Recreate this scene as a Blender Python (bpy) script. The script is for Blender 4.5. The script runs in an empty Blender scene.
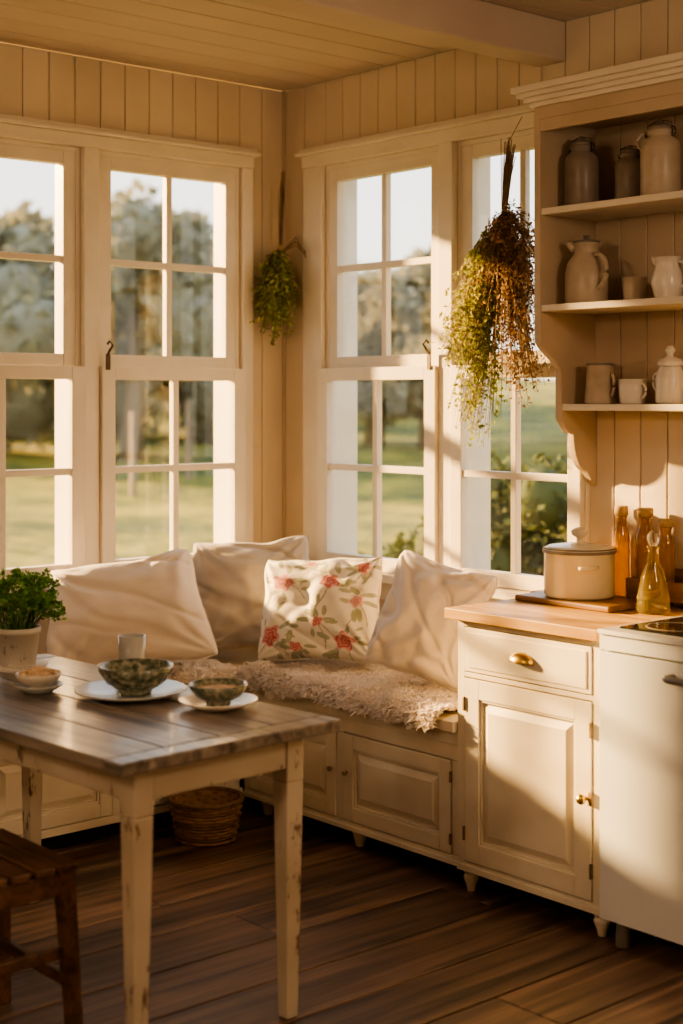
import bpy, bmesh, math, random
from mathutils import Vector, Matrix, noise
random.seed(7)
R=random.random
def U(a,b): return a+(b-a)*R()
scene=bpy.context.scene
pi=math.pi
# ------------------------------------------------------------------ materials
def nodes(name):
    m=bpy.data.materials.new(name); m.use_nodes=True
    nt=m.node_tree; p=nt.nodes['Principled BSDF']; return m,nt,p
def mk(nt,t,**k):
    n=nt.nodes.new(t)
    for a,b in k.items():
        setattr(n,a,b)
    return n
def mat(name,col,rough=.5,var=.12,scale=6,bump=.0,bscale=40,metal=0,trans=0,sheen=0,coat=0,ior=1.45,island=0,thin=0):
    m,nt,p=nodes(name); L=nt.links.new
    tc=mk(nt,'ShaderNodeTexCoord'); nz=mk(nt,'ShaderNodeTexNoise'); nz.inputs['Scale'].default_value=scale; nz.inputs['Detail'].default_value=6
    L(tc.outputs['Object'],nz.inputs['Vector'])
    rp=mk(nt,'ShaderNodeValToRGB')
    rp.color_ramp.elements[0].position=.3; rp.color_ramp.elements[1].position=.7
    rp.color_ramp.elements[0].color=(col[0]*(1-var),col[1]*(1-var*1.1),col[2]*(1-var*1.3),1)
    rp.color_ramp.elements[1].color=(min(1,col[0]*(1+var*.4)),min(1,col[1]*(1+var*.4)),min(1,col[2]*(1+var*.4)),1)
    L(nz.outputs['Fac'],rp.inputs['Fac'])
    out=rp.outputs['Color']
    if island:
        g=mk(nt,'ShaderNodeNewGeometry'); hs=mk(nt,'ShaderNodeHueSaturation')
        mr=mk(nt,'ShaderNodeMapRange'); mr.inputs['To Min'].default_value=1-island; mr.inputs['To Max'].default_value=1+island
        L(g.outputs['Random Per Island'],mr.inputs['Value']); L(mr.outputs['Result'],hs.inputs['Value']); L(out,hs.inputs['Color']); out=hs.outputs['Color']
    L(out,p.inputs['Base Color'])
    p.inputs['Roughness'].default_value=rough; p.inputs['Metallic'].default_value=metal
    p.inputs['Transmission Weight'].default_value=trans; p.inputs['Sheen Weight'].default_value=sheen
    p.inputs['Coat Weight'].default_value=coat; p.inputs['IOR'].default_value=ior
    if bump:
        n2=mk(nt,'ShaderNodeTexNoise'); n2.inputs['Scale'].default_value=bscale; n2.inputs['Detail'].default_value=4
        L(tc.outputs['Object'],n2.inputs['Vector'])
        b=mk(nt,'ShaderNodeBump'); b.inputs['Strength'].default_value=bump; b.inputs['Distance'].default_value=.01
        L(n2.outputs['Fac'],b.inputs['Height']); L(b.outputs['Normal'],p.inputs['Normal'])
    if thin:   # translucent leaves / fibres
        t=mk(nt,'ShaderNodeBsdfTranslucent'); L(out,t.inputs['Color']); x=mk(nt,'ShaderNodeMixShader'); x.inputs[0].default_value=thin
        L(p.outputs[0],x.inputs[1]); L(t.outputs[0],x.inputs[2]); L(x.outputs[0],nt.nodes['Material Output'].inputs['Surface'])
    return m
def wood(name,c1,c2,axis='X',rough=.4,scale=5,bump=.25,island=.3,stretch=.08,coat=0):
    m,nt,p=nodes(name); L=nt.links.new
    tc=mk(nt,'ShaderNodeTexCoord'); mp=mk(nt,'ShaderNodeMapping')
    s=[1,1,1]; s['XYZ'.index(axis)]=stretch; mp.inputs['Scale'].default_value=s
    g=mk(nt,'ShaderNodeNewGeometry')
    ad=mk(nt,'ShaderNodeVectorMath',operation='ADD'); ml=mk(nt,'ShaderNodeMath',operation='MULTIPLY'); ml.inputs[1].default_value=13.7
    L(g.outputs['Random Per Island'],ml.inputs[0]); L(tc.outputs['Object'],ad.inputs[0]); L(ml.outputs[0],ad.inputs[1]); L(ad.outputs[0],mp.inputs['Vector'])
    nz=mk(nt,'ShaderNodeTexNoise'); nz.inputs['Scale'].default_value=scale*6; nz.inputs['Detail'].default_value=8; nz.inputs['Distortion'].default_value=.6
    L(mp.outputs[0],nz.inputs['Vector'])
    n2=mk(nt,'ShaderNodeTexNoise'); n2.inputs['Scale'].default_value=scale*.7; n2.inputs['Detail'].default_value=3
    L(tc.outputs['Object'],n2.inputs['Vector'])
    mx=mk(nt,'ShaderNodeMath',operation='MULTIPLY_ADD'); mx.inputs[1].default_value=.7; 
    m3=mk(nt,'ShaderNodeMath',operation='MULTIPLY'); m3.inputs[1].default_value=.3
    L(n2.outputs['Fac'],m3.inputs[0]); L(nz.outputs['Fac'],mx.inputs[0]); L(m3.outputs[0],mx.inputs[2])
    rp=mk(nt,'ShaderNodeValToRGB'); rp.color_ramp.elements[0].position=.36; rp.color_ramp.elements[1].position=.64
    rp.color_ramp.elements[0].color=(*c1,1); rp.color_ramp.elements[1].color=(*c2,1)
    L(mx.outputs[0],rp.inputs['Fac'])
    hs=mk(nt,'ShaderNodeHueSaturation'); mr=mk(nt,'ShaderNodeMapRange'); mr.inputs['To Min'].default_value=1-island; mr.inputs['To Max'].default_value=1+island
    L(g.outputs['Random Per Island'],mr.inputs['Value']); L(mr.outputs['Result'],hs.inputs['Value']); L(rp.outputs['Color'],hs.inputs['Color'])
    L(hs.outputs['Color'],p.inputs['Base Color'])
    rr=mk(nt,'ShaderNodeMapRange'); rr.inputs['To Min'].default_value=rough-.1; rr.inputs['To Max'].default_value=rough+.15
    L(n2.outputs['Fac'],rr.inputs['Value']); L(rr.outputs['Result'],p.inputs['Roughness'])
    b=mk(nt,'ShaderNodeBump'); b.inputs['Strength'].default_value=bump; b.inputs['Distance'].default_value=.004
    L(nz.outputs['Fac'],b.inputs['Height']); L(b.outputs['Normal'],p.inputs['Normal'])
    p.inputs['Coat Weight'].default_value=coat
    return m
def chipped(name,paint,under,rough=.5,thr=.60,sc=22):
    m,nt,p=nodes(name); L=nt.links.new
    tc=mk(nt,'ShaderNodeTexCoord'); mp=mk(nt,'ShaderNodeMapping'); mp.inputs['Scale'].default_value=(1,1,.35)
    L(tc.outputs['Object'],mp.inputs['Vector'])
    nz=mk(nt,'ShaderNodeTexNoise'); nz.inputs['Scale'].default_value=sc; nz.inputs['Detail'].default_value=9; nz.inputs['Roughness'].default_value=.65
    L(mp.outputs[0],nz.inputs['Vector'])
    rp=mk(nt,'ShaderNodeValToRGB'); rp.color_ramp.elements[0].position=thr; rp.color_ramp.elements[1].position=thr+.04
    rp.color_ramp.elements[0].color=(0,0,0,1); rp.color_ramp.elements[1].color=(1,1,1,1)
    L(nz.outputs['Fac'],rp.inputs['Fac'])
    n2=mk(nt,'ShaderNodeTexNoise'); n2.inputs['Scale'].default_value=4; L(tc.outputs['Object'],n2.inputs['Vector'])
    r2=mk(nt,'ShaderNodeValToRGB'); r2.color_ramp.elements[0].color=(paint[0]*.80,paint[1]*.77,paint[2]*.71,1); r2.color_ramp.elements[1].color=(*paint,1)
    r2.color_ramp.elements[0].position=.3; r2.color_ramp.elements[1].position=.6
    L(n2.outputs['Fac'],r2.inputs['Fac'])
    mx=mk(nt,'ShaderNodeMix',data_type='RGBA'); L(rp.outputs['Color'],mx.inputs[0]); L(r2.outputs['Color'],mx.inputs[6]); mx.inputs[7].default_value=(*under,1)
    L(mx.outputs[2],p.inputs['Base Color']); p.inputs['Roughness'].default_value=rough
    b=mk(nt,'ShaderNodeBump'); b.inputs['Strength'].default_value=.3; b.inputs['Distance'].default_value=.002; b.invert=True
    L(rp.outputs['Color'],b.inputs['Height']); L(b.outputs['Normal'],p.inputs['Normal'])
    return m
M_wall=mat('paint_wall_boards',(.67,.57,.44),.5,.10,2.5,.05,30,island=.04)
M_ceil=mat('paint_ceiling_boards',(.58,.50,.43),.6,.10,2,.05,30,island=.05)
M_sash=mat('paint_sash',(.76,.69,.58),.36,.08,5,.04,60)
M_cab=chipped('paint_cabinet',(.75,.68,.55),(.50,.40,.28),.38,.69,16)
M_hutch=mat('paint_hutch',(.52,.42,.31),.42,.12,4,.04,50)
M_floor=wood('floor_wood',(.030,.018,.012),(.25,.155,.10),'Y',.40,4,.6,.42,.05)
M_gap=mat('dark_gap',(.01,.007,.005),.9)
M_table=wood('table_wood',(.07,.060,.052),(.33,.285,.24),'X',.32,5,.35,.15,.06,.1)
M_tleg=chipped('table_paint',(.56,.50,.41),(.16,.11,.07),.42,.58)
M_stool=wood('stool_wood',(.045,.022,.014),(.20,.10,.06),'X',.35,6,.3,.2)
M_counter=wood('counter_wood',(.36,.20,.05),(.62,.38,.12),'X',.38,5,.15,.15,.08)
M_board=wood('cutting_board_wood',(.16,.08,.025),(.32,.17,.06),'X',.4,6,.2,.1)
M_brass=mat('brass',(.55,.38,.12),.3,.15,20,metal=1)
M_iron=mat('dark_iron',(.10,.075,.055),.45,.2,20,metal=.8)
M_hinge=mat('old_hinge',(.26,.19,.12),.45,.3,60,metal=.6)
M_enamel=mat('white_enamel',(.70,.72,.73),.22,.04,3,coat=.4)
M_cream=mat('cream_enamel',(.74,.67,.52),.25,.06,8,coat=.3)
M_gray=mat('gray_rim',(.20,.18,.16),.4,.1)
M_black=mat('black_glass',(.012,.012,.014),.08,.05)
M_stone=mat('stoneware_gray',(.24,.20,.165),.35,.2,12,.1,50)
M_stone2=mat('stoneware_pale',(.50,.42,.33),.35,.2,14,.1,50)
M_white=mat('white_ceramic',(.74,.68,.60),.25,.06,10,coat=.2)
M_amber=mat('amber_glass',(.50,.26,.06),.10,.05,trans=.5)
M_oil=mat('oil_glass',(.92,.76,.28),.05,.03,trans=.9)
M_clear=mat('clear_glass',(.9,.9,.86),.05,.02,trans=.9)
M_cork=mat('cork',(.50,.35,.19),.8,.3,60)
M_plate=mat('plate_glaze',(.46,.47,.46),.25,.15,15,coat=.3)
M_food=mat('oats',(.76,.55,.36),.8,.4,60,.5,90)
M_soil=mat('soil',(.03,.02,.012),.95)
M_pot=chipped('pot_whitewash',(.62,.58,.52),(.30,.25,.18),.6,.60)
M_fabric1=mat('linen_cream',(.80,.71,.62),.85,.05,6,.25,260,sheen=.3)
M_fabric2=mat('linen_taupe',(.50,.445,.385),.85,.06,6,.25,260,sheen=.3)
M_fur=mat('sheepskin',(.97,.90,.83),.9,.05,8,sheen=.5,island=.05,thin=.35)
M_wicker=mat('wicker',(.30,.18,.10),.6,.3,40,island=.3)
M_stem=mat('dry_stem',(.24,.16,.09),.8,.3,30)
M_herb=mat('herb_green',(.33,.40,.10),.7,.4,40,island=.5,thin=.4)
M_herb2=mat('herb_olive',(.40,.42,.10),.7,.4,40,island=.5,thin=.4)
M_dry=mat('herb_dry_brown',(.38,.235,.125),.8,.4,40,island=.5,thin=.3)
M_pars=mat('parsley',(.19,.38,.07),.5,.3,40,island=.4,thin=.4)
M_twine=mat('twine',(.45,.32,.18),.9)
M_tree=mat('tree_foliage',(.31,.30,.20),.9,.25,1.5,island=.22,thin=.3)  # base colour kept pale and greyish to imitate distance haze
M_treeb=mat('tree_inner',(.24,.235,.17),.9,.25,1.5)  # lifted as well, haze put into the inner foliage colour
M_bark=mat('bark',(.28,.21,.14),.9)
M_bush=mat('bush_foliage',(.10,.12,.04),.8,.4,2,island=.5,thin=.25)
def greenbowl():
    m,nt,p=nodes('green_pattern_glaze'); L=nt.links.new
    tc=mk(nt,'ShaderNodeTexCoord'); v=mk(nt,'ShaderNodeTexNoise'); v.inputs['Scale'].default_value=55; v.inputs['Detail'].default_value=3
    L(tc.outputs['Object'],v.inputs['Vector']); r=mk(nt,'ShaderNodeValToRGB')
    e=r.color_ramp.elements; e[0].position=.36; e[0].color=(.07,.09,.06,1); e[1].position=.66; e[1].color=(.36,.35,.27,1)
    x=e.new(.52); x.color=(.17,.19,.13,1)
    L(v.outputs['Fac'],r.inputs['Fac']); L(r.outputs['Color'],p.inputs['Base Color']); p.inputs['Roughness'].default_value=.22; p.inputs['Coat Weight'].default_value=.4
    return m
M_gbowl=greenbowl()
def glasspane():
    m=bpy.data.materials.new('window_glass'); m.use_nodes=True; nt=m.node_tree; nt.nodes.clear(); L=nt.links.new
    o=mk(nt,'ShaderNodeOutputMaterial'); t=mk(nt,'ShaderNodeBsdfTransparent'); g=mk(nt,'ShaderNodeBsdfGlossy'); g.inputs['Roughness'].default_value=.02
    t.inputs['Color'].default_value=(.96,.97,.96,1)
    f=mk(nt,'ShaderNodeLayerWeight'); f.inputs['Blend'].default_value=.5
    pw=mk(nt,'ShaderNodeMath',operation='POWER'); pw.inputs[1].default_value=4
    ma=mk(nt,'ShaderNodeMath',operation='MULTIPLY_ADD'); ma.inputs[1].default_value=.7; ma.inputs[2].default_value=.05
    x=mk(nt,'ShaderNodeMixShader')
    L(f.outputs['Facing'],pw.inputs[0]); L(pw.outputs[0],ma.inputs[0]); L(ma.outputs[0],x.inputs[0]); L(t.outputs[0],x.inputs[1]); L(g.outputs[0],x.inputs[2]); L(x.outputs[0],o.inputs['Surface']); return m
M_glass=glasspane()
def grassmat():
    m,nt,p=nodes('meadow_grass'); L=nt.links.new
    tc=mk(nt,'ShaderNodeTexCoord'); n=mk(nt,'ShaderNodeTexNoise'); n.inputs['Scale'].default_value=.6; n.inputs['Detail'].default_value=10; n.inputs['Roughness'].default_value=.75
    L(tc.outputs['Object'],n.inputs['Vector']); r=mk(nt,'ShaderNodeValToRGB'); e=r.color_ramp.elements
    e[0].position=.42; e[0].color=(.040,.065,.006,1); e[1].position=.60; e[1].color=(.30,.25,.022,1)
    L(n.outputs['Fac'],r.inputs['Fac']); L(r.outputs['Color'],p.inputs['Base Color']); p.inputs['Roughness'].default_value=.9; return m
M_grass=grassmat()
# ------------------------------------------------------------------ mesh builder
LEFT=lambda v:(-v[1],-v[0],v[2])
class B:
    def __init__(s): s.v=[];s.f=[];s.m=[];s.s=[];s.T=None
    def add(s,vs,fs,mi=0,sm=False):
        o=len(s.v)
        if s.T is not None: vs=[tuple(s.T@Vector(q)) for q in vs]
        s.v+=[tuple(q) for q in vs]
        for f in fs: s.f.append([i+o for i in f]); s.m.append(mi); s.s.append(sm)
    def box(s,x0,x1,y0,y1,z0,z1,mi=0):
        s.add([(x0,y0,z0),(x1,y0,z0),(x1,y1,z0),(x0,y1,z0),(x0,y0,z1),(x1,y0,z1),(x1,y1,z1),(x0,y1,z1)],
              [(0,3,2,1),(4,5,6,7),(0,1,5,4),(1,2,6,5),(2,3,7,6),(3,0,4,7)],mi)
    def taper(s,cx,cy,z0,z1,w0,w1,mi=0,d=0,e=0):
        a,b=w0/2,w1/2
        s.add([(cx-a+d,cy-a+e,z0),(cx+a+d,cy-a+e,z0),(cx+a+d,cy+a+e,z0),(cx-a+d,cy+a+e,z0),(cx-b,cy-b,z1),(cx+b,cy-b,z1),(cx+b,cy+b,z1),(cx-b,cy+b,z1)],
              [(0,3,2,1),(4,5,6,7),(0,1,5,4),(1,2,6,5),(2,3,7,6),(3,0,4,7)],mi)
    def lathe(s,prof,cx=0,cy=0,cz=0,seg=32,mi=0,sm=True,wob=0):
        vs=[];rings=[]
        for r,z in prof:
            if r<1e-5: rings.append([len(vs)]); vs.append((cx,cy,cz+z))
            else:
                k=[]
                for i in range(seg):
                    a=2*pi*i/seg; k.append(len(vs)); rr=r*(1+wob*math.sin(3*a+z*40))
                    vs.append((cx+rr*math.cos(a),cy+rr*math.sin(a),cz+z))
                rings.append(k)
        fs=[]
        for a,b in zip(rings,rings[1:]):
            if len(a)==1 and len(b)==1: continue
            for i in range(seg):
                j=(i+1)%seg
                if len(a)==1: fs.append((a[0],b[i],b[j]))
                elif len(b)==1: fs.append((a[i],a[j],b[0]))
                else: fs.append((a[i],a[j],b[j],b[i]))
        s.add(vs,fs,mi,sm)
    def tube(s,pts,r,seg=8,mi=0,sm=True,cap=True):
        pts=[Vector(p) for p in pts]; n=len(pts); vs=[];fs=[]
        rs=r if isinstance(r,(list,tuple)) else [r]*n
        up=Vector((0,0,1)); 
        for i,p in enumerate(pts):
            d=(pts[min(i+1,n-1)]-pts[max(i-1,0)]).normalized()
            a=d.cross(up)
            if a.length<.1: a=d.cross(Vector((1,0,0)))
            a.normalize(); b=d.cross(a)
            for k in range(seg):
                t=2*pi*k/seg; vs.append(p+(a*math.cos(t)+b*math.sin(t))*rs[i])
        for i in range(n-1):
            for k in range(seg):
                j=(k+1)%seg; fs.append((i*seg+k,i*seg+j,(i+1)*seg+j,(i+1)*seg+k))
        if cap: fs.append(tuple(range(seg))[::-1]); fs.append(tuple(range((n-1)*seg,n*seg)))
        s.add(vs,fs,mi,sm)
    def prismx(s,poly,x0,x1,mi=0):
        n=len(poly); vs=[(x0,y,z) for y,z in poly]+[(x1,y,z) for y,z in poly]
        fs=[tuple(range(n)),tuple(range(2*n-1,n-1,-1))]+[(i,(i+1)%n,n+(i+1)%n,n+i) for i in range(n)]
        s.add(vs,fs,mi)
    def leaf(s,p,d,l,w,mi=0,fold=.2):
        d=Vector(d).normalized(); a=d.cross(Vector((U(-1,1),U(-1,1),U(-1,1))))
        if a.length<.01: a=Vector((1,0,0))
        a.normalize(); n=d.cross(a); p=Vector(p)
        s.add([p,p+d*l*.5+a*w*.5+n*fold*w,p+d*l,p+d*l*.5-a*w*.5+n*fold*w],[(0,1,2,3)],mi)
    def panel(s,x0,x1,z0,z1,yf,fw=.055,mi=0,th=.02):
        # raised-panel cabinet door facing -y
        s.box(x0,x0+fw,yf,yf+th,z0,z1,mi); s.box(x1-fw,x1,yf,yf+th,z0,z1,mi)
        s.box(x0+fw,x1-fw,yf,yf+th,z0,z0+fw,mi); s.box(x0+fw,x1-fw,yf,yf+th,z1-fw,z1,mi)
        a,b,c,d=x0+fw,x1-fw,z0+fw,z1-fw; e=.008
        for q in ((a,a+e,c,d),(b-e,b,c,d),(a+e,b-e,c,c+e),(a+e,b-e,d-e,d)): s.box(q[0],q[1],yf+.005,yf+th,q[2],q[3],mi)
        a+=e;b-=e;c+=e;d-=e; s.box(a,b,yf+.013,yf+th,c,d,mi)
        g=.008;h=.03
        A=[(a+g,yf+.013,c+g),(b-g,yf+.013,c+g),(b-g,yf+.013,d-g),(a+g,yf+.013,d-g)]
        C=[(a+h,yf+.003,c+h),(b-h,yf+.003,c+h),(b-h,yf+.003,d-h),(a+h,yf+.003,d-h)]
        s.add(A+C,[(0,1,5,4),(1,2,6,5),(2,3,7,6),(3,0,4,7),(4,5,6,7)],mi)
    def finish(s,name,mats,xf=None,bevel=0,recalc=True,rot=None,loc=None,subd=0,seg=2,parent=None):
        vs=[xf(q) for q in s.v] if xf else s.v
        if loc is None:
            xs=[q[0] for q in vs];ys=[q[1] for q in vs];zs=[q[2] for q in vs]
            o=((min(xs)+max(xs))/2,(min(ys)+max(ys))/2,min(zs)); vs=[(q[0]-o[0],q[1]-o[1],q[2]-o[2]) for q in vs]
        else: o=loc
        me=bpy.data.meshes.new(name); me.from_pydata(vs,[],s.f)
        me.polygons.foreach_set('material_index',s.m); me.polygons.foreach_set('use_smooth',s.s)
        if recalc:
            bm=bmesh.new(); bm.from_mesh(me); bmesh.ops.recalc_face_normals(bm,faces=bm.faces[:]); bm.to_mesh(me); bm.free()
        for m in mats: me.materials.append(m)
        ob=bpy.data.objects.new(name,me); scene.collection.objects.link(ob); ob.location=o
        if parent: ob.parent=parent
        if rot: ob.rotation_euler=rot
        if bevel:
            md=ob.modifiers.new('bevel','BEVEL'); md.width=bevel; md.segments=seg; md.limit_method='ANGLE'; md.angle_limit=math.radians(50); md.harden_normals=False
        if subd:
            md=ob.modifiers.new('sub','SUBSURF'); md.levels=subd; md.render_levels=subd
        return ob
# ------------------------------------------------------------------ room shell
H=2.868; ZS=.89; ZT=2.52; WT=.15
def boards(b,x0,x1,z0,z1,w=.108,y0=0,y1=.02):
    n=max(1,round((x1-x0)/w)); w=(x1-x0)/n
    for i in range(n): b.box(x0+i*w+.0015,x0+(i+1)*w-.0015,y0,y1,z0,z1)
def wallshell(name,xend,wins,xf):
    b=B(); lo=wins[0][0]; hi=wins[-1][1]
    b.box(-WT if xf is None else 0.0,lo,.02,WT,0,H); b.box(hi,xend,.02,WT,0,H)
    b.box(lo,hi,.02,WT,ZT,H); b.box(lo,hi,.02,WT,0,ZS-.02)
    for (a,c),(d,e) in zip(wins,wins[1:]): b.box(c,d,.02,WT,ZS-.02,ZT)
    boards(b,.0,lo,0,H); boards(b,lo,hi,ZT,H); boards(b,lo,hi,0,ZS-.02); boards(b,hi,xend,0,H)
    for (a,c),(d,e) in zip(wins,wins[1:]): b.box(c,d,0,.02,ZS-.02,ZT)
    return b.finish(name,[M_wall],xf,bevel=.004)
RW=[(.27,.955),(1.03,1.655)]
LW=[(.235,.925),(.995,1.685)]
wallshell('wall_right',6.2,RW,None)
wallshell('wall_left',5.2,LW,LEFT)
b=B(); b.box(-.2,6.4,-5.4,-5.2,0,H); b.finish('wall_rear',[M_wall])
b=B(); b.box(6.2,6.4,-5.2,.2,0,H); b.finish('wall_side',[M_wall])
b=B(); x=0
while x<6.2:
    b.box(x+.002,min(x+.158,6.2),-5.2,0,H,H+.03); x+=.16
b.box(-.2,6.4,-5.4,.2,H+.03,H+.2)
b.finish('ceiling',[M_ceil],bevel=.005)
b=B(); b.box(1.43,1.555,-5.2,-.0,2.728,H+.0); b.finish('ceiling_beam',[M_ceil],bevel=.008)
# floor planks
b=B(); x=0; 
while x<6.2:
    w=U(.20,.25); y=-5.2-U(0,1.6)
    while y<0:
        l=U(2.0,3.4); y1=min(y+l,0)
        if y1>-5.2 and y1-max(y,-5.2)>.02: b.box(x+.004,min(x+w-.004,6.2),max(y,-5.2),y1-.004,-.03,U(-.0015,0))
        y=y+l
    x+=w
b.box(-.2,6.4,-5.4,.2,-.2,-.03,1)
b.finish('floor',[M_floor,M_gap],bevel=.004)
# ------------------------------------------------------------------ windows
def sash(b,x0,x1,z0,z1,yf,st=.052,tr=.05,br=.05,dp=.04,mu=.026):
    b.box(x0,x0+st,yf,yf+dp,z0,z1); b.box(x1-st,x1,yf,yf+dp,z0,z1)
    b.box(x0+st,x1-st,yf,yf+dp,z0,z0+br); b.box(x0+st,x1-st,yf,yf+dp,z1-tr,z1)
    a,c=x0+st,x1-st; e,g=z0+br,z1-tr; mx=(a+c)/2; mz=(e+g)/2
    b.box(mx-mu/2,mx+mu/2,yf+.006,yf+dp-.006,e,g)
    b.box(a,mx-mu/2,yf+.006,yf+dp-.006,mz-mu/2,mz+mu/2); b.box(mx+mu/2,c,yf+.006,yf+dp-.006,mz-mu/2,mz+mu/2)
    y=yf+dp*.6
    b.add([(a,y,e),(c,y,e),(c,y,g),(a,y,g)],[(0,1,2,3)],1)
def window(name,x0,x1,xf,latch):
    b=B(); t=.018; J=WT+.01
    b.box(x0,x0+t,.001,J,ZS-.02,ZT); b.box(x1-t,x1,.001,J,ZS-.02,ZT)
    b.box(x0+t,x1-t,.001,J,ZT-t,ZT); b.box(x0+t,x1-t,.001,J+.04,ZS-.02,ZS)
    sash(b,x0+t,x1-t,1.685,ZT-t,.004)
    sash(b,x0+.002,x1-.002,ZS+.001,1.688,-.044,st=.058,tr=.050,br=.053)
    if latch is not None:
        lx=latch
        b.tube([(lx,-.046,1.735),(lx+.004,-.065,1.75),(lx-.006,-.072,1.77),(lx+.006,-.066,1.785),(lx+.010,-.058,1.772)],.0055,6,2)
        b.box(lx-.010,lx+.010,-.049,-.044,1.675,1.737,2)
    return b.finish(name,[M_sash,M_glass,M_iron],xf,bevel=.003)
window('window_1',*RW[0],None,.925)
window('window_2',*RW[1],None,None)
window('window_3',*LW[0],LEFT,.90)
window('window_4',*LW[1],LEFT,None)
def casing(name,lo,hi,posts,l_w,xf,r_w=.06):
    b=B()
    b.box(lo-l_w,lo,-.022,-.0005,.80,ZT); b.box(hi,hi+r_w,-.022,-.0005,.80,ZT)
    for a,c in posts: b.box(a,c,-.03,-.0005,ZS+.001,ZT)
    b.box(lo-l_w,hi+r_w,-.028,-.0005,ZT,2.57); b.box(lo-l_w-.02,hi+r_w+(.0 if xf is None else .02),-.05,-.0005,2.57,2.585); b.box(lo-l_w-.01,hi+r_w,-.038,-.0005,2.585,2.60)
    b.box(lo-l_w-.02,hi+r_w,-.085,-.0005,ZS-.035,ZS-.001)
    b.box(lo-l_w,hi+r_w,-.02,-.0005,ZS-.11,ZS-.036)
    return b.finish(name,[M_sash],xf,bevel=.004)
casing('trim_1',.27,1.655,[(.957,1.028)],.12,None,.006)
casing('trim_2',.235,1.685,[(.927,.993)],.055,LEFT,.07)
b=B(); b.box(.0,.012,-.012,0,ZS,H); b.finish('trim_3',[M_hutch])
# ------------------------------------------------------------------ corner bench
bench=bpy.data.objects.new('corner_bench',None); scene.collection.objects.link(bench)
def knob(b,x,y,z,mi,s=1):
    pr=[(0,0),(.007,0),(.006,.012),(.014,.018),(.016,.026),(.010,.034),(0,.036)]
    t=b.T; b.T=Matrix.Translation((x,y,z))@Matrix.Rotation(pi/2,4,'X')@Matrix.Scale(s,4); b.lathe(pr,0,0,0,16,mi); b.T=t
b=B(); FY=-.555
b.box(.45,1.585,FY+.02,-.02,.07,.50)
b.box(.45,1.585,FY,FY+.02,.405,.50); b.box(.45,1.585,FY-.006,FY,.455,.50)
b.box(.45,1.585,FY,FY+.02,.07,.10); b.box(.45,1.585,FY-.008,FY,.07,.088)
for a,c in ((.45,.485),(.985,1.02),(1.55,1.585)): b.box(a,c,FY,FY+.02,.10,.405)
for a,c in ((.488,.982),(1.023,1.547)): b.panel(a,c,.103,.402,FY-.004,.05)
b.box(.003,1.585,FY-.03,-.003,.50,.535)
knob(b,1.045,FY-.004,.27,1,.6); knob(b,.965,FY-.004,.27,1,.6)
for z in (.15,.35): b.box(1.5445,1.5525,FY-.010,FY,z-.018,z+.018,1)
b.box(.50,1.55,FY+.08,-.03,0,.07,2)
for x in (.52,1.04): b.lathe([(.0,0),(.014,0),(.02,.02),(.026,.045),(.026,.07)],x,FY+.06,0,14,0)
b.finish('bench_right_section',[M_cab,M_hinge,M_gap],bevel=.0035,parent=bench)
b=B(); FX=-.45
b.box(.56,3.2,FX+.02,-.02,.07,.50); b.box(.56,3.2,FX,FX+.02,.405,.50); b.box(.56,3.2,FX-.006,FX,.455,.50)
b.box(.56,3.2,FX,FX+.02,.07,.10)
u=.60
while u<3.1:
    b.panel(u,u+.5,.103,.402,FX-.004,.05); b.box(u+.502,u+.535,FX,FX+.02,.10,.405); knob(b,u+.03,FX-.004,.27,1,.6); u+=.538
b.box(.586,3.2,FX-.03,-.003,.50,.535); b.box(.6,3.2,FX+.08,-.03,0,.07,2)
b.finish('bench_left_section',[M_cab,M_hinge,M_gap],LEFT,bevel=.0035,parent=bench)
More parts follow.
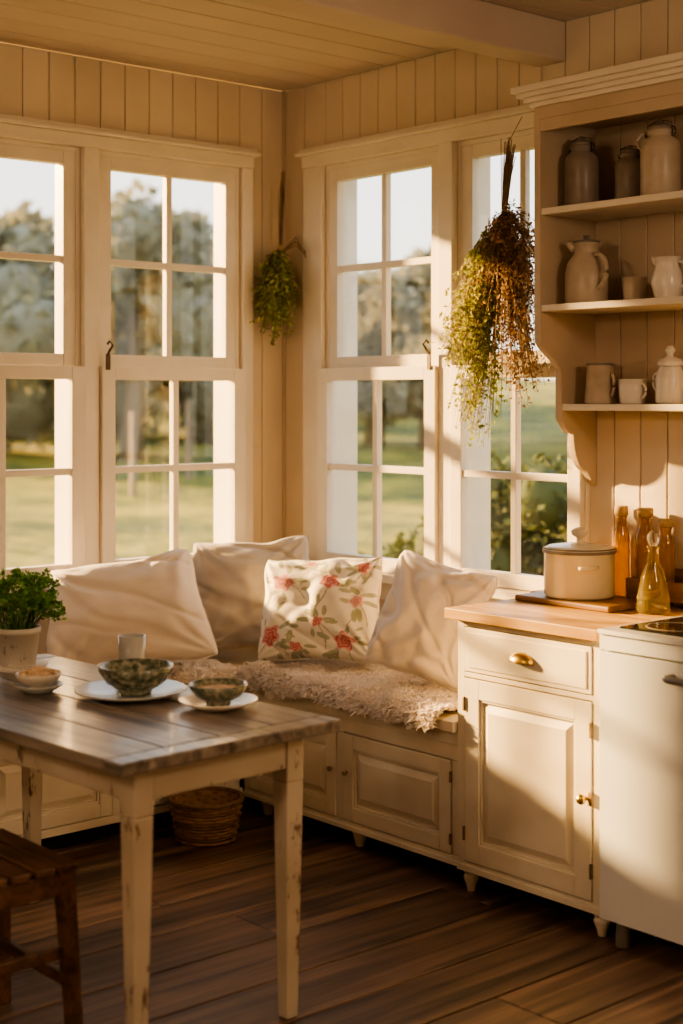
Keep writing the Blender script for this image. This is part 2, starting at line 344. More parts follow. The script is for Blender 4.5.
# ------------------------------------------------------------------ sheepskins
def rug(name,u0,u1,front,xf,n,seed,back=.10):
    b=B(); rnd=random.Random(seed); L1=front-back; r=.036
    def P(u,s):
        wob=.020*noise.noise(Vector((u*11,s*13,seed)))+.008*noise.noise(Vector((u*34,s*34,seed)))
        if s<L1: return Vector((u,-(back+s),.568+wob))
        k=s-L1; ph=min(k/r,pi/2); y=-(front+r*math.sin(ph)); z=.568-r*(1-math.cos(ph)); z-=max(0,k-r*pi/2); return Vector((u,y-abs(wob)*.6,z+wob*(1-ph/pi*2)))
    NU,NS=120,50; vs=[];fs=[]
    def S(u): return L1+.080+.028*noise.noise(Vector((u*6,seed,0)))+.020*noise.noise(Vector((u*19,seed,3)))
    def UU(a,s): 
        e=.035*noise.noise(Vector((s*9,a*2,seed+5))); return u0+(u1-u0)*a+e*(2*a-1)
    for i in range(NU+1):
        for j in range(NS+1):
            a=i/NU; u=u0+(u1-u0)*a; s=S(u)*j/NS; vs.append(P(UU(a,s),s))
    for i in range(NU):
        for j in range(NS): q=i*(NS+1)+j; fs.append((q,q+1,q+NS+2,q+NS+1))
    b.add(vs,fs,0,True)
    # locks of wool: strands in a lock share one curl direction
    for _ in range(n//8):
        a=rnd.random(); u=u0+(u1-u0)*a; s=S(u)*rnd.random()**.9; uu=UU(a,s); p=P(uu,s)
        du=P(uu+.005,s)-p; ds=P(uu,s+.005)-p; nn=ds.cross(du)
        if nn.length<1e-9: continue
        nn.normalize()
        if nn.z<-.2: nn=-nn
        if s<L1 and nn.z<0: nn=-nn
        fl=Vector((rnd.gauss(0,1),rnd.gauss(0,1)-.3,rnd.gauss(0,.4)))*.6
        dl=(nn*.75+fl).normalized(); L0=rnd.uniform(.013,.029); tip=p+dl*L0; curl=Vector((rnd.gauss(0,1),rnd.gauss(0,1),rnd.gauss(0,.5)-.8))*L0*.45
        for k in range(8):
            q=p+Vector((rnd.gauss(0,.005),rnd.gauss(0,.005),rnd.gauss(0,.001)))
            w=rnd.uniform(.0013,.0024); sd=dl.cross(Vector((rnd.uniform(-1,1),rnd.uniform(-1,1),rnd.uniform(-1,1)))).normalized()*w
            m=q.lerp(tip,.6)+Vector((rnd.gauss(0,.0015),rnd.gauss(0,.0015),.002)); t=tip+curl*.7+Vector((rnd.gauss(0,.002),rnd.gauss(0,.002),rnd.gauss(0,.001)))
            b.add([q-sd,q+sd,m+sd*.9,m-sd*.9,t],[(0,1,2,3),(3,2,4)],0)
    return b.finish(name,[M_fur],xf,recalc=False)
rug('sheepskin_rug',.50,1.53,.582,None,120000,3)
rug('sheepskin_rug',.64,1.60,.470,LEFT,60000,9)
# ------------------------------------------------------------------ cushions
def cushion(name,c,hw,hh,T,rot,m,seed,paint=None,N=80,amp=1.0,tp=0,sag=0):
    b=B(); cols=[]
    idx={}
    for side in (1,-1):
        for i in range(N+1):
            for j in range(N+1):
                u=-1+2*i/N; v=-1+2*j/N
                edge=(i in(0,N)) or (j in(0,N))
                if side==-1 and edge: continue
                th=T*(max(0,(1-u*u)*(1-v*v)))**.38
                rd=1-.075*abs(u*v)**5
                x=hw*u*(1-.085*(1-v*v)*abs(u)**2)*rd*(1-tp*v); z=hh*v*(1-.085*(1-u*u)*abs(v)**2)*rd-sag*max(0,v)*(1-u*u)
                w=0
                for (cu,cv) in((1,1),(-1,1),(1,-1),(-1,-1)):
                    du,dv=u-cu,v-cv; d=math.hypot(du,dv); an=math.atan2(dv,du)
                    w+=math.exp(-d*1.5)*math.sin(an*13+seed*2+noise.noise(Vector((u*2,v*2,seed)))*4)*.014*min(1,d*2)
                q=noise.noise(Vector((u*1.4+seed,v*1.4,side*.7)))
                w+=.026*q+.010*noise.noise(Vector((u*3.3+seed,v*3.3,side)))
                cr=noise.noise(Vector((u*1.1+v*1.7+seed,v*.6-u*.5,seed*1.3)))
                w-=.013*math.exp(-(cr*8)**2)
                w*=amp
                if edge: w=.004*noise.noise(Vector((u*5,v*5,seed)))
                sl=.10*(1-v)*.5*T*(1-u*u)
                y=-side*(th+w*min(1,th/T*1.6)+sl*(1-v*v)) if not edge else w
                x+=.010*noise.noise(Vector((v*2,seed,u))); z+=.014*noise.noise(Vector((u*2,seed+4,v)))
                idx[(side,i,j)]=len(b.v); b.v.append((x,y-0,z)); cols.append((u,v) if side==1 else (u*-1.3+.3,v*1.1))
    g=lambda s,i,j: idx.get((s,i,j), idx[(1,i,j)])
    for s in (1,-1):
        for i in range(N):
            for j in range(N):
                b.f.append([g(s,i,j),g(s,i+1,j),g(s,i+1,j+1),g(s,i,j+1)]); b.m.append(0); b.s.append(True)
    ring=[(i,0) for i in range(N)]+[(N,j) for j in range(N)]+[(i,N) for i in range(N,0,-1)]+[(0,j) for j in range(N,0,-1)]
    pts=[b.v[idx[(1,i,j)]] for i,j in ring]; pts.append(pts[0]); nb=len(b.v)
    b.tube(pts,.0035,5,0,cap=False)
    cols+= [(9,9)]*(len(b.v)-nb)
    ob=b.finish(name,[m],loc=c,rot=[math.radians(a) for a in rot])
    if paint:
        at=ob.data.color_attributes.new('Col','FLOAT_COLOR','POINT')
        for i,(u,v) in enumerate(cols): at.data[i].color=(*paint(u,v),1)
    return ob
frnd=random.Random(5)
FL=[(-.50,.42,.22),(.25,.40,.17),(-.70,-.55,.24),(.72,.05,.14),(.12,-.32,.11),(.50,-.70,.19),(-.10,.85,.10),(.75,.75,.14),(-.25,-.80,.12)]
LV=[];ST=[]
for (x,y,r) in FL:
    for k in range(9):
        a=frnd.uniform(0,2*pi); d=r*frnd.uniform(1.1,2.1); LV.append((x+d*math.cos(a),y+d*math.sin(a),a+frnd.uniform(-.6,.6),frnd.uniform(.06,.12)))
    for q in range(2):
        a=frnd.uniform(-2.6,-.6); ST.append((x,y,x+.5*math.cos(a),y+.5*math.sin(a)))
def floral(u,v):
    base=(.80,.74,.62)
    if u>5: return base
    c=base
    for x0,y0,x1,y1 in ST:
        dx,dy=x1-x0,y1-y0; t=max(0,min(1,((u-x0)*dx+(v-y0)*dy)/(dx*dx+dy*dy))); off=.05*math.sin(t*pi)
        if math.hypot(u-x0-t*dx+off*dy*2,v-y0-t*dy-off*dx*2)<.009: c=(.40,.38,.26)
    for x,y,a,s in LV:
        du,dv=u-x,v-y; p=du*math.cos(a)+dv*math.sin(a); q=-du*math.sin(a)+dv*math.cos(a)
        e=(p/s)**2+(q/(s*.38))**2
        if e<1: c=(.36,.37,.24) if abs(q)>.006 else (.46,.46,.34)
        elif e<1.2: c=(.56,.53,.42)
    for k,(x,y,r) in enumerate(FL):
        du,dv=u-x,v-y; d=math.hypot(du,dv); a=math.atan2(dv,du)
        n1=noise.noise(Vector((u*9,v*9,k)))
        R0=r*(.84+.13*math.cos(5*a+k)+.12*n1)
        if d<R0:
            f=d/R0; sw=.5+.5*math.sin(f*13+a*2+n1*5)
            dk=(.52,.12,.12); lt=(.80,.50,.44)
            m=sw*.8 if k%3 else .4+.6*sw
            m=m*(.6+.4*f)
            c=tuple(dk[i]*(1-m)+lt[i]*m for i in range(3))
            if f>.88: c=tuple(c[i]*.4+(.80,.60,.52)[i]*.6 for i in range(3))
    return c
mF,nt,p=nodes('floral_linen'); at=mk(nt,'ShaderNodeAttribute'); at.attribute_name='Col'; nt.links.new(at.outputs['Color'],p.inputs['Base Color']); p.inputs['Roughness'].default_value=.85
tc=mk(nt,'ShaderNodeTexCoord'); nz=mk(nt,'ShaderNodeTexNoise'); nz.inputs['Scale'].default_value=260; bp=mk(nt,'ShaderNodeBump'); bp.inputs['Strength'].default_value=.25; bp.inputs['Distance'].default_value=.01
nt.links.new(tc.outputs['Object'],nz.inputs['Vector']); nt.links.new(nz.outputs['Fac'],bp.inputs['Height']); nt.links.new(bp.outputs['Normal'],p.inputs['Normal'])
cushion('throw_pillow',(.325,-1.0,.785),.30,.22,.11,(-26,-8,56),M_fabric1,1,amp=.8,tp=.10,sag=.015)
cushion('throw_pillow',(.275,-.385,.805),.245,.225,.095,(-18,-4,44),M_fabric2,2,sag=.012)
cushion('floral_cushion',(.70,-.39,.785),.25,.205,.09,(-20,-4,26),mF,3,floral,170,.8,sag=.008)
cushion('throw_pillow',(1.245,-.35,.805),.188,.218,.10,(-22,13,24),M_fabric1,4,sag=.01)
# ------------------------------------------------------------------ base cabinet
b=B(); F=-.57; X0,X1=1.592,2.17
b.box(X0,X1,F+.02,-.002,.07,.865)
b.box(X0,X0+.03,F,F+.02,.07,.865); b.box(X1-.03,X1,F,F+.02,.07,.865)
b.box(X0+.03,X1-.03,F,F+.02,.845,.865); b.box(X0+.03,X1-.03,F,F+.02,.685,.70); b.box(X0+.03,X1-.03,F,F+.02,.07,.10)
b.box(X0,X1,F-.006,F,.07,.09)
b.box(X0+.034,X1-.034,F-.004,F+.019,.704,.842)
b.box(X0+.05,X1-.05,F-.008,F-.004,.718,.828)
b.panel(X0+.034,X1-.034,.104,.681,F-.004,.06)
cx=(X0+X1)/2-.01
t=b.T; b.T=Matrix.Translation((cx,F-.008,.772))
vs=[];fs=[];n=16
for i in range(n+1):
    a=pi*i/n
    for k in range(6):
        e=k/5*pi/2
        vs.append((-.048*math.cos(a)*math.cos(e*.98)*1.0,-.030*math.sin(e)-.0005,-.008+.03*math.sin(a)*math.cos(e)))
for i in range(n):
    for k in range(5): q=i*6+k; fs.append((q,q+1,q+7,q+6))
b.add(vs,fs,1,True); b.box(-.052,.052,-.002,0,-.012,-.004,1)
b.T=t
knob(b,X1-.052,F-.004,.40,1,1.0); b.box(X1-.040,X1-.026,F-.010,F-.002,.38,.42,2)
for z in (.19,.60): b.box(X1-.037,X1-.029,F-.010,F,z-.022,z+.022,2)
for z in (.19,.60): b.box(X0+.029,X0+.036,F-.010,F,z-.022,z+.022,2)
b.box(X0+.03,X1-.03,F+.09,-.03,0,.07,3)
for x in (X0+.03,X1-.02): b.lathe([(0,0),(.012,0),(.016,.02),(.026,.045),(.02,.055),(.03,.07)],x,F+.03,0,14,0)
b.finish('base_cabinet',[M_cab,M_brass,M_hinge,M_gap],bevel=.0035)
b=B(); 
for i in range(8):
    y0=-.605+i*.0750; b.box(1.565,2.185,y0,y0+.0748,.866,.90)
b.finish('countertop',[M_counter],bevel=.003)
# ------------------------------------------------------------------ stove
b=B(); SX0,SX1,SF=2.202,2.80,-.62
b.box(SX0,SX1,SF+.03,-.01,.08,.895); b.box(SX0+.004,SX1-.004,SF,SF+.028,.085,.845)
b.box(SX0-.001,SX1,SF-.004,-.01,.895,.908); b.box(SX0,SX1,SF+.004,SF+.03,.85,.895)
b.box(SX0+.035,SX1-.035,SF+.05,-.05,.908,.914,1)
for (x,y) in ((2.35,-.46),(2.65,-.46),(2.35,-.18),(2.65,-.18)):
    b.lathe([(.085,.0),(.085,.0012),(.078,.0012),(.078,0)],x,y,.914,32,2)
b.tube([(2.46,SF,.805),(2.46,SF-.035,.805),(2.475,SF-.045,.805),(2.72,SF-.045,.805),(2.735,SF-.035,.805),(2.735,SF,.805)],.010,10,2)
for x in (SX0+.04,SX1-.04):
    for y in (SF+.06,-.08): b.lathe([(0,0),(.022,0),(.022,.03),(.018,.08),(0,.08)],x,y,0,14,2)
b.finish('stove',[M_enamel,M_black,M_gray],bevel=.010,seg=3)
# ------------------------------------------------------------------ hutch
b=B(); hx0,hx1=1.664,2.80
poly=[(-.002,2.48),(-.29,2.48),(-.29,1.76)]
for i in range(1,9):
    t=i/8; poly.append((-.29+.105*(.5-.5*math.cos(pi*t)),1.76-.11*t))
poly+=[(-.185,1.50)]
for i in range(1,8):
    t=i/8; poly.append((-.185+.03*math.sin(pi/2*t)+.03*t,1.50-.05*t-.02*math.sin(pi*t)))
poly+=[(-.12,1.45)]
for i in range(1,9):
    t=i/8; poly.append((-.12+.07*(1-math.cos(pi/2*t)),1.45-.13*math.sin(pi/2*t)))
poly+=[(-.03,1.29),(-.002,1.27)]
b.prismx(poly,hx0,hx0+.026); b.prismx(poly,hx1-.026,hx1)
for z,d in ((2.185,.285),(1.87,.285),(1.547,.18)):
    b.box(hx0+.026,hx1-.026,-d,-.012,z-.022,z,1)
b.box(hx0,hx1,-.29,-.002,2.475,2.515)
b.box(hx0+.026,hx1-.026,-.29,-.27,2.435,2.475)
for k,(z0,z1,o) in enumerate(((2.515,2.53,.012),(2.53,2.545,.025),(2.545,2.56,.042),(2.56,2.582,.055))): b.box(hx0-o,hx1+o,-.29-o,-.002,z0,z1,1)
n=10; w=(hx1-hx0-.052)/n
for i in range(n): b.box(hx0+.026+i*w+.001,hx0+.026+(i+1)*w-.001,-.012,-.002,1.55,2.475)
b.finish('hutch_shelf',[M_hutch,M_sash],bevel=.003)
# ------------------------------------------------------------------ shelf contents
def loop(b,cx,cy,cz,rad,hh,ang,r=.006,mi=0):
    d=(math.cos(ang),math.sin(ang)); pts=[]
    for i in range(13):
        a=-pi/2+pi*i/12; k=rad*math.cos(a); pts.append((cx+d[0]*k,cy+d[1]*k,cz+hh*math.sin(a)))
    b.tube(pts,r,8,mi)
def crock(name,x,y,z,r,h,m,clamp=True,handle=False):
    b=B()
    b.lathe([(0,0),(r*.9,0),(r,.008),(r*1.0,h*.62),(r*.93,h*.72),(r*.66,h*.78),(r*.62,h*.82),(r*.70,h*.83),(r*.70,h*.87),(0,h*.87)],x,y,z,32,0)
    b.lathe([(r*.62,h*.87),(r*.66,h*.885),(r*.6,h*.92),(r*.25,h*.96),(r*.16,h*.965),(r*.2,h*.99),(0,h)],x,y,z,24,1)
    if clamp:
        loop(b,x+r*.68,y,z+h*.84,r*.25,h*.06,0,.0025,2); loop(b,x-r*.68,y,z+h*.84,r*.25,h*.06,pi,.0025,2)
        b.tube([(x+r*.72,y,z+h*.8),(x+r*.74,y-.004,z+h*.95),(x,y-.004,z+h*1.0),(x-r*.74,y-.004,z+h*.95),(x-r*.72,y,z+h*.8)],.0022,6,2)
    if handle: loop(b,x-r*.72,y-r*.3,z+h*.74,r*.40,h*.11,pi+.3,.005,0)
    return b.finish(name,[m,M_stone,M_iron])
crock('stoneware_crock',1.765,-.17,2.1855,.056,.235,M_stone)
crock('stoneware_crock',1.93,-.13,2.1855,.048,.19,M_stone)
crock('stoneware_crock',2.08,-.17,2.1855,.062,.245,M_stone2,True,True)
b=B(); x,y,z=1.785,-.17,1.8705
b.lathe([(0,0),(.066,0),(.07,.006),(.07,.10),(.062,.135),(.042,.165),(.04,.185),(.046,.195),(.046,.2),(0,.202)],x,y,z,36,0); loop(b,x+.055,y-.02,z+.105,.055,.055,-.2,.008,0)
b.tube([(x-.028,y-.02,z+.185),(x-.045,y-.03,z+.197),(x-.055,y-.035,z+.203)],[.022,.014,.006],10,0)
b.lathe([(.044,.2),(.046,.206),(.02,.212),(.008,.214),(.012,.225),(0,.228)],x,y,z,36,1)
b.finish('enamel_coffee_pot',[M_stone2,M_gray])
def cup(name,x,y,z,r,h,m,ang=0,handle=True,flare=1.1):
    b=B(); b.lathe([(0,0),(r*.85,0),(r*.9,.004),(r*1.0,h*.5),(r*flare,h),(r*flare-.004,h),(r*.95-.004,h*.5),(r*.8,.006),(0,.006)],x,y,z,32,0)
    if handle: loop(b,x+math.cos(ang)*r*.95,y+math.sin(ang)*r*.95,z+h*.52,.022,h*.28,ang,.0045,0)
    return b.finish(name,[m])
cup('ceramic_cup',1.955,-.14,1.8705,.036,.08,M_stone2,-.6,False)
cup('ceramic_mug',2.03,-.08,1.8705,.034,.075,M_white,0)
b=B(); x,y,z=2.115,-.18,1.8705
b.lathe([(0,0),(.036,0),(.04,.006),(.052,.05),(.045,.085),(.038,.105),(.044,.13),(.041,.13),(.035,.105),(.042,.08),(.048,.05),(.036,.01),(0,.01)],x,y,z,32,0)
b.tube([(x-.030,y,z+.108),(x-.046,y,z+.124),(x-.060,y,z+.134)],[.016,.012,.005],10,0); loop(b,x+.042,y,z+.075,.035,.04,0,.006,0)
b.finish('cream_pitcher',[M_white])
b=B(); x,y,z=1.785,-.10,1.5475
b.lathe([(0,0),(.050,0),(.052,.004),(.043,.128),(.045,.132),(.041,.132),(.048,.01),(0,.01)],x,y,z,32,0); loop(b,x+.045,y,z+.062,.026,.035,-.5,.006,0)
b.lathe([(.044,.126),(.0465,.130),(.045,.134)],x,y,z,32,1); b.finish('enamel_mug',[M_stone2,M_gray])
cup('teacup',1.918,-.10,1.5475,.044,.080,M_white,-.2,True,1.03)
b=B(); x,y,z=2.065,-.10,1.5475
b.lathe([(0,0),(.042,0),(.046,.01),(.046,.09),(.036,.115),(.036,.12),(0,.12)],x,y,z,32,0)
b.lathe([(.04,.12),(.042,.125),(.036,.14),(.014,.148),(.01,.155),(.018,.168),(.01,.182),(0,.184)],x,y,z,24,0); loop(b,x-.044,y,z+.07,.022,.03,pi,.005,0)
b.finish('sugar_jar',[M_white])
# ------------------------------------------------------------------ counter objects
b=B(); b.box(1.60,1.995,-.315,-.068,.9005,.920)
b.box(1.572,1.61,-.21,-.15,.9005,.920)
b.finish('cutting_board',[M_board],bevel=.006)
b=B(); x,y,z=1.772,-.19,.9205; r=.115
b.lathe([(0,0),(r*.94,0),(r,.01),(r,.145),(r+.004,.149),(r+.004,.153),(0,.153)],x,y,z,48,0)
b.lathe([(r+.0045,.144),(r+.006,.149),(r+.0045,.154)],x,y,z,48,1)
b.lathe([(r+.002,.153),(r+.003,.159),(r*.85,.166),(r*.3,.174),(.010,.176),(.009,.190),(.024,.200),(.028,.213),(.016,.223),(0,.226)],x,y,z,48,0)
b.lathe([(r+.003,.156),(r+.0045,.159),(r+.001,.161)],x,y,z,48,1)
for s in(-1,1):
    pts=[]
    for i in range(9):
        a=-pi/2+pi*i/8; pts.append((x+s*(r-.003+.035*math.cos(a))*.8,y-s*.07+.04*math.sin(a),z+.105))
    b.tube(pts,.006,8,0)
b.finish('enamel_stockpot',[M_cream,M_gray])
def bottle(name,x,y,z,r,h,m):
    b=B(); b.lathe([(0,0),(r*.95,0),(r,.006),(r,h*.64),(r*.9,h*.71),(r*.62,h*.78),(r*.60,h*.86),(r*.66,h*.87),(r*.66,h*.89),(0,h*.89)],x,y,z,24,0)
    b.lathe([(r*.60,h*.89),(r*.8,h*.90),(r*.82,h*.985),(r*.7,h),(0,h)],x,y,z,16,1); return b.finish(name,[m,M_cork])
b=B(); b.box(1.885,2.19,-.096,-.006,.9205,.935); b.box(1.885,2.19,-.096,-.086,.935,.985); b.box(1.885,1.895,-.086,-.016,.935,.985); b.box(2.18,2.19,-.086,-.016,.935,1.0); b.box(1.885,2.19,-.016,-.006,.935,1.02)
for x in (2.0,2.175):
    b.box(x,x+.012,-.066,-.01,.9005,.9205)
b.finish('spice_rack',[M_board],bevel=.003)
bottle('amber_bottle',1.820,-.034,.9005,.028,.31,M_amber)
bottle('amber_bottle',1.930,-.051,.9355,.033,.275,M_amber)
bottle('amber_bottle',2.012,-.051,.9355,.029,.245,M_amber)
b=B(); x,y,z=2.075,-.20,.9005
b.lathe([(0,0),(.048,0),(.052,.008),(.050,.05),(.038,.11),(.02,.155),(.016,.195),(.022,.205),(.018,.207),(0,.207)],x,y,z,32,0)
b.lathe([(.012,.207),(.016,.215),(.02,.235),(.012,.25),(0,.253)],x,y,z,20,1)
b.finish('oil_bottle',[M_oil,M_clear])
# ------------------------------------------------------------------ table
TL,TW,TH=1.36,.68,.75
b=B()
n=4; w=TW/n
for i in range(n): b.box(-TL+.07,-.07,-TW+i*w+.0012,-TW+(i+1)*w-.0012,TH-.03,TH)
b.box(-.068,0,-TW,0,TH-.03,TH); b.box(-TL,-TL+.068,-TW,0,TH-.03,TH)
ix,iy=.085,.105; lw=.056
for (x,y) in ((-ix,-iy),(-TL+ix,-iy),(-ix,-TW+iy),(-TL+ix,-TW+iy)):
    b.taper(x,y,.60,TH-.03,lw,lw,1); b.taper(x,y,0,.60,.036,lw,1)
h=lw/2; o=.006
b.box(-ix+o-.016,-ix+h-.004,-TW+iy+h,-iy-h,.635,TH-.03,1); b.box(-TL+ix-h+.004,-TL+ix-o+.016,-TW+iy+h,-iy-h,.635,TH-.03,1)
b.box(-TL+ix+h,-ix-h,-iy+o-.016,-iy+h-.004,.635,TH-.03,1); b.box(-TL+ix+h,-ix-h,-TW+iy-h+.004,-TW+iy-o+.016,.635,TH-.03,1)
b.finish('dining_table',[M_table,M_tleg],bevel=.004,loc=(2.07,-1.477,0),rot=(0,0,math.radians(3)))
# stool
b=B(); sx0,sx1,sy0,sy1=1.43,1.81,-2.46,-2.08
for i in range(6):
    y=sy0+i*(sy1-sy0)/6; b.box(sx0,sx1,y+.006,y+(sy1-sy0)/6-.006,.43,.45)
b.box(sx0+.01,sx0+.035,sy0+.01,sy1-.01,.375,.43); b.box(sx1-.035,sx1-.01,sy0+.01,sy1-.01,.375,.43)
b.box(sx0+.035,sx1-.035,sy0+.01,sy0+.03,.375,.43); b.box(sx0+.035,sx1-.035,sy1-.03,sy1-.01,.375,.43)
for (x,y,dx,dy) in ((sx0+.03,sy0+.03,-.02,-.02),(sx1-.03,sy0+.03,.02,-.02),(sx0+.03,sy1-.03,-.02,.02),(sx1-.03,sy1-.03,.02,.02)):
    b.taper(x,y,0,.43,.034,.042,0,dx,dy)
b.box(sx0+.01,sx1-.01,sy1-.035,sy1-.015,.15,.18); b.box(sx0+.01,sx1-.01,sy0+.015,sy0+.035,.15,.18)
b.box(sx1-.035,sx1-.015,sy0+.01,sy1-.01,.22,.25); b.box(sx0+.015,sx0+.035,sy0+.01,sy1-.01,.22,.25)
b.finish('wooden_stool',[M_stool],bevel=.004)
# tableware
Z=.7505
def bowlp(r,h): return [(0,0),(r*.42,0),(r*.44,.006),(r*.42,.010),(r*.78,h*.42),(r*.97,h*.8),(r,h),(r-.004,h),(r*.92,h*.8),(r*.73,h*.45),(r*.38,.014),(0,.013)]
def platep(r): return [(0,0),(r*.55,0),(r*.6,.004),(r,.020),(r,.024),(r*.97,.024),(r*.62,.009),(0,.007)]
b=B(); b.lathe(platep(.152),1.482,-1.726,Z,64,0); b.finish('dinner_plate',[M_plate])
b=B(); b.lathe(bowlp(.103,.078),1.492,-1.718,Z+.0095,48,0); b.finish('patterned_bowl',[M_gbowl])
b=B(); b.lathe(platep(.105),1.756,-1.633,Z,48,0); b.finish('saucer',[M_white])
b=B(); b.lathe(bowlp(.078,.055),1.756,-1.633,Z+.0095,48,0); b.lathe([(.0,.042),(.055,.041),(.069,.038)],1.756,-1.633,Z+.0095,32,1); b.finish('soup_bowl',[M_gbowl,M_food])
b=B(); b.lathe(platep(.068),1.26,-1.885,Z,40,0); b.finish('saucer',[M_plate])
b=B(); b.lathe(bowlp(.064,.045),1.26,-1.885,Z+.0095,40,0)
for _ in range(70):
    a=U(0,6.28); rr=.050*math.sqrt(R()); b.lathe([(0,-.008),(.008,-.003),(.008,.003),(0,.008)],1.26+rr*math.cos(a),-1.885+rr*math.sin(a),Z+.0095+.042+.014*(1-rr/.05),7,1)
b.finish('cereal_bowl',[M_white,M_food])
cup('ceramic_tumbler',1.253,-1.575,Z,.039,.124,M_plate,0,False,1.02)
# potted parsley
b=B(); px,py=.887,-1.744
b.lathe([(0,0),(.080,0),(.09,.012),(.085,.014),(0,.006)],px,py,Z,40,0)
b.lathe([(0,0),(.050,0),(.054,.006),(.064,.10),(.068,.10),(.069,.118),(.062,.118),(.058,.10),(0,.10)],px,py,Z+.0065,40,0)
b.lathe([(0,.108),(.060,.106)],px,py,Z,24,1)
for _ in range(85):
    a=U(0,6.28); sp=U(0,1)**.6; r0=.045*R(); h=U(.08,.21)*(1-.4*sp); ro=.03+.10*sp
    p0=Vector((px+r0*math.cos(a),py+r0*math.sin(a),Z+.105)); p2=Vector((px+ro*math.cos(a),py+ro*math.sin(a),Z+.105+h)); p1=(p0+p2)/2+Vector((0,0,.03))
    b.tube([p0,p1,p2],[.0018,.0015,.001],4,2,cap=False)
    for k in range(13):
        d=Vector((U(-1,1),U(-1,1),U(-.3,.9))); q=p2+d*.016
        for e in range(2): b.leaf(q,Vector((U(-1,1),U(-1,1),U(-.4,.8))),U(.012,.022),U(.009,.015),3)
b.finish('potted_parsley',[M_pot,M_soil,M_pars,M_pars],recalc=False)
# wicker basket
b=B(); bx,by=.615,-.85; 
b.lathe([(0,.004),(.10,.004),(.125,.14),(.12,.14),(.095,.01),(0,.01)],bx,by,0,32,0)
for k in range(12):
    z=.008+k*.0115; rr=.102+.023*k/11
    pts=[(bx+(rr+.004*math.sin(12*2*pi*i/72+k*pi))*math.cos(2*pi*i/72),by+(rr+.004*math.sin(12*2*pi*i/72+k*pi))*math.sin(2*pi*i/72),z) for i in range(73)]
    b.tube(pts,.0058,5,0,cap=False)
pts=[(bx+.128*math.cos(2*pi*i/48),by+.128*math.sin(2*pi*i/48),.145) for i in range(49)]; b.tube(pts,.009,7,0,cap=False)
b.finish('wicker_basket',[M_wicker])
# ------------------------------------------------------------------ herb bunches
def bunch(name,top,tie,masses,nst,mats,spread=.02,twigs=None,cord=None,xmax=9):
    b=B(); top=Vector(top); tie=Vector(tie)
    for _ in range(nst):
        o=Vector((U(-1,1),U(-.6,.6),0))*spread
        b.tube([top+o*.9+Vector((0,0,U(-.06,.02))),(top+tie)/2+o*.6,tie+o*.3],[.0015,.002,.002],4,0,cap=False)
    b.tube([tie+Vector((0,0,.012)),tie-Vector((0,0,.012))],.011,10,1)
    if cord: b.tube(cord,.0016,5,1,cap=False)
    for q in (twigs or []): b.tube(q,.002,4,0,cap=False)
    for (c,rad,n,mi,ls,lw,droop) in masses:
        c=Vector(c); rad=Vector(rad)
        for _ in range(n):
            a=Vector((random.gauss(0,.5),random.gauss(0,.5),random.gauss(0,.5)))
            if a.length>1: a.normalize()
            e=c+Vector((a.x*rad.x,a.y*rad.y,a.z*rad.z))
            if e.y>-.06: e.y=-.06-R()*.02
            if e.x>xmax-.03: e.x=xmax-.03-R()*.03
            mid=(tie+e)/2+Vector((U(-.01,.01),U(-.01,.01),.02))
            b.tube([tie,mid,e],[.0016,.0013,.0008],3,0,cap=False)
            for k in range(19):
                t=U(.35,1.0); q=(mid.lerp(e,(t-.5)*2) if t>.5 else tie.lerp(mid,t*2))
                q=q+Vector((U(-1,1),U(-1,1),U(-1,1)))*.012
                b.leaf(q,Vector((U(-1,1),U(-1,1),U(-1,.5)-droop)),ls*U(.6,1.3),lw*U(.6,1.3),mi)
    return b.finish(name,mats,recalc=False)
tw=[]
for k in range(8):
    a=U(-.5,.5); tw.append([(.10,-.10,2.17),(.10+.07*math.cos(a)+.02,-.10+.01,2.20+U(-.02,.03)),(.10+.13,-.07,2.15+.05*a)])
bunch('dried_herb_bunch',(.10,-.09,2.50),(.10,-.10,2.19),[((.10,-.12,1.95),(.10,.08,.17),130,2,.024,.012,.4),((.09,-.14,1.97),(.09,.08,.16),90,3,.024,.009,.4)],18,[M_stem,M_twine,M_herb,M_herb2],.018,twigs=tw)
bunch('dried_herb_bunch',(1.395,-.12,2.46),(1.385,-.13,2.22),[((1.47,-.17,1.92),(.17,.10,.30),190,2,.018,.009,.3),((1.49,-.18,1.70),(.14,.08,.16),80,2,.018,.010,.3),((1.26,-.17,1.80),(.14,.09,.22),150,3,.022,.013,.3),((1.28,-.17,1.53),(.11,.07,.16),80,4,.020,.012,.3)],34,[M_stem,M_twine,M_dry,M_herb2,M_herb],.034,cord=[(1.385,-.13,2.22),(1.392,-.115,2.46),(1.395,-.05,2.555)],xmax=1.65)
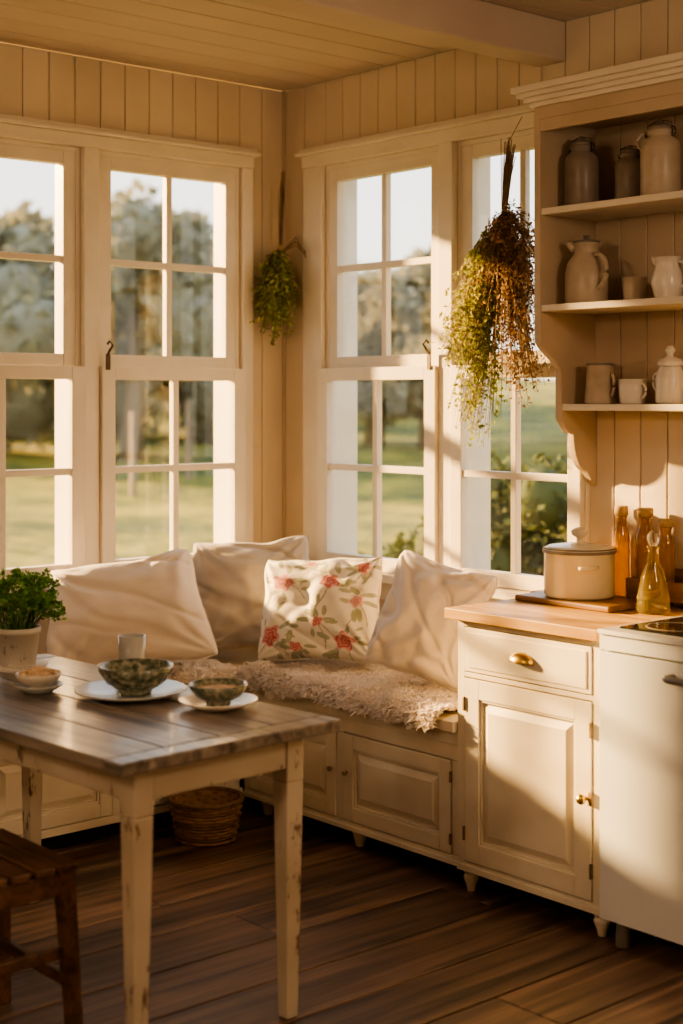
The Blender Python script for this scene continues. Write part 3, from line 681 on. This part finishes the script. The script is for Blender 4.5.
# ------------------------------------------------------------------ outdoors
b=B(); N=70; ext=90; vs=[];fs=[]
def gz(x,y):
    d=max(0,math.hypot(min(x,0),max(y,0) if x<0 else y)-1.5); return -.55+.055*min(d,55)+.35*noise.noise(Vector((x*.12,y*.12,0)))*min(1,d/6)
for i in range(N+1):
    for j in range(N+1):
        x=-ext+ (ext+20)*i/N; y=-30+ (ext+30)*j/N
        vs.append((x,y,gz(x,y)))
for i in range(N):
    for j in range(N): q=i*(N+1)+j; fs.append((q,q+N+1,q+N+2,q+1))
b.add(vs,fs,0,True); b.finish('meadow_ground',[M_grass])
def tree(name,x,y,h,sp,n=2600,leaf=.28,mats=None,trunk=True,seed=0):
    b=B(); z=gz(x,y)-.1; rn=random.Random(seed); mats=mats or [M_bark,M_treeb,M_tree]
    if trunk: b.tube([(x,y,z),(x+.1,y,z+h*.3),(x-.1,y+.1,z+h*.6)],[.22,.16,.08],8,0)
    bl=[]
    for k in range(13):
        a=rn.uniform(0,6.28); f=rn.uniform(.25,1) if trunk else rn.uniform(.1,.8); rr=sp*.62*math.sqrt(rn.random())*(1.15-abs(f-.55)); r=sp*rn.uniform(.28,.45)*(1.15-.5*f)
        c=Vector((x+rr*math.cos(a),y+rr*math.sin(a),z+h*f*.86)); bl.append((c,r))
        pr=[(0,-r*.8)]+[(r*.8*math.cos(t),r*.8*math.sin(t)) for t in [(-70+20*q)*pi/180 for q in range(8)]]+[(0,r*.8)]
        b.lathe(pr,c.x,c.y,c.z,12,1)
    for _ in range(n):
        c,r=bl[rn.randrange(len(bl))]; d=Vector((rn.gauss(0,1),rn.gauss(0,1),rn.gauss(0,1))).normalized(); p=c+d*r*rn.uniform(.7,1.15)
        b.leaf(p,Vector((rn.uniform(-1,1),rn.uniform(-1,1),rn.uniform(-1,1))),leaf*rn.uniform(.6,1.4),leaf*.7,2)
    return b.finish(name,mats,recalc=False)
for k,(x,y,h,s) in enumerate([(-17.1,10.3,4.6,2.6),(-20.5,8.6,4.8,3.0),(-21.3,14.8,3.4,2.6),(-24,11.5,4.0,3.2),(-17.5,16.4,4.2,1.2),(-15.3,15.8,4.2,1.3),(-24,19,3.2,3),(-10.5,17.5,4.5,2.0),(-30,17,4,4),(-28,24,4,4),(-13,21,3,3)]):
    tree('tree',x,y,h,s,seed=k)
mb=[M_bark,M_bush,M_bush]
for k,(x,y,h,s) in enumerate([(-1.35,3.0,2.3,.75),(-.8,3.4,2.3,.8),(-2.45,3.0,1.55,.45),(.3,3.4,2.2,1.0),(-1.9,3.6,1.5,.6)]):  # bushes outside window_2 are added to imitate the dark reflection in its panes
    tree('bush_and_reflection_standin',x,y,h,s,2600,.07,mb,False,50+k)
b=B()
for k in range(7):
    x=-10.5-1.0*k; y=2.9+1.7*k; z=gz(x,y); b.taper(x,y,z-.1,z+1.25,.07,.06)
b.finish('fence_posts',[M_bark])
# ------------------------------------------------------------------ fill lamps shaped as pendants, added unseen behind the viewpoint
def fill_pendant(x,y,e):
    b=B(); b.tube([(x,y,H),(x,y,2.55)],.004,6,1); b.lathe([(.02,.18),(.05,.16),(.17,0),(.165,0),(.045,.15),(.02,.17)],x,y,2.38,32,0); b.lathe([(0,.0),(.05,.0),(.05,.03),(0,.03)],x,y,H-.03,20,0)
    b.lathe([(0,.06),(.03,.07),(.035,.10),(.015,.14),(0,.15)],x,y,2.38,16,2)
    b.finish('added_fill_lamp',[M_cream,M_iron,M_white])
    l=bpy.data.lights.new('fill_light','POINT'); l.energy=e; l.color=(1,.73,.48); l.shadow_soft_size=.16
    o=bpy.data.objects.new('fill_light',l); o.location=(x,y,2.26); scene.collection.objects.link(o)
fill_pendant(4.7,-1.3,44); fill_pendant(2.9,-4.5,50)
# ------------------------------------------------------------------ sun and sky
sl=bpy.data.lights.new('sun','SUN'); sl.energy=27; sl.color=(1,.61,.24); sl.angle=math.radians(2.2)
so=bpy.data.objects.new('sun',sl); so.rotation_euler=Vector((1,.415,-.30)).to_track_quat('-Z','Y').to_euler(); so.location=(-8,-4,5); scene.collection.objects.link(so)
w=bpy.data.worlds.new('sky'); scene.world=w; w.use_nodes=True; nt=w.node_tree; L=nt.links.new
bg=nt.nodes['Background']; tc=mk(nt,'ShaderNodeTexCoord'); sx=mk(nt,'ShaderNodeSeparateXYZ'); L(tc.outputs['Generated'],sx.inputs[0])
rp=mk(nt,'ShaderNodeValToRGB'); e=rp.color_ramp.elements; e[0].position=0; e[0].color=(1,.84,.62,1); e[1].position=.5; e[1].color=(.55,.64,.78,1)
q=e.new(.12); q.color=(.90,.86,.79,1)
L(sx.outputs['Z'],rp.inputs['Fac']); L(rp.outputs['Color'],bg.inputs['Color']); bg.inputs['Strength'].default_value=2.2
# ------------------------------------------------------------------ camera
cd=bpy.data.cameras.new('camera'); co=bpy.data.objects.new('camera',cd); scene.collection.objects.link(co); scene.camera=co
co.location=(4.917,-3.95,1.56)
dv=Vector((-.755,.656,0)); co.rotation_euler=dv.to_track_quat('-Z','Y').to_euler()
cd.sensor_fit='VERTICAL'; cd.sensor_height=36; cd.sensor_width=24; cd.lens=1485/1024*36; cd.shift_y=-112/1024
cd.dof.use_dof=True; cd.dof.focus_distance=4.9; cd.dof.aperture_fstop=1.8; cd.clip_start=.05
scene.view_settings.look='AgX - Medium High Contrast'
scene.view_settings.exposure=.35
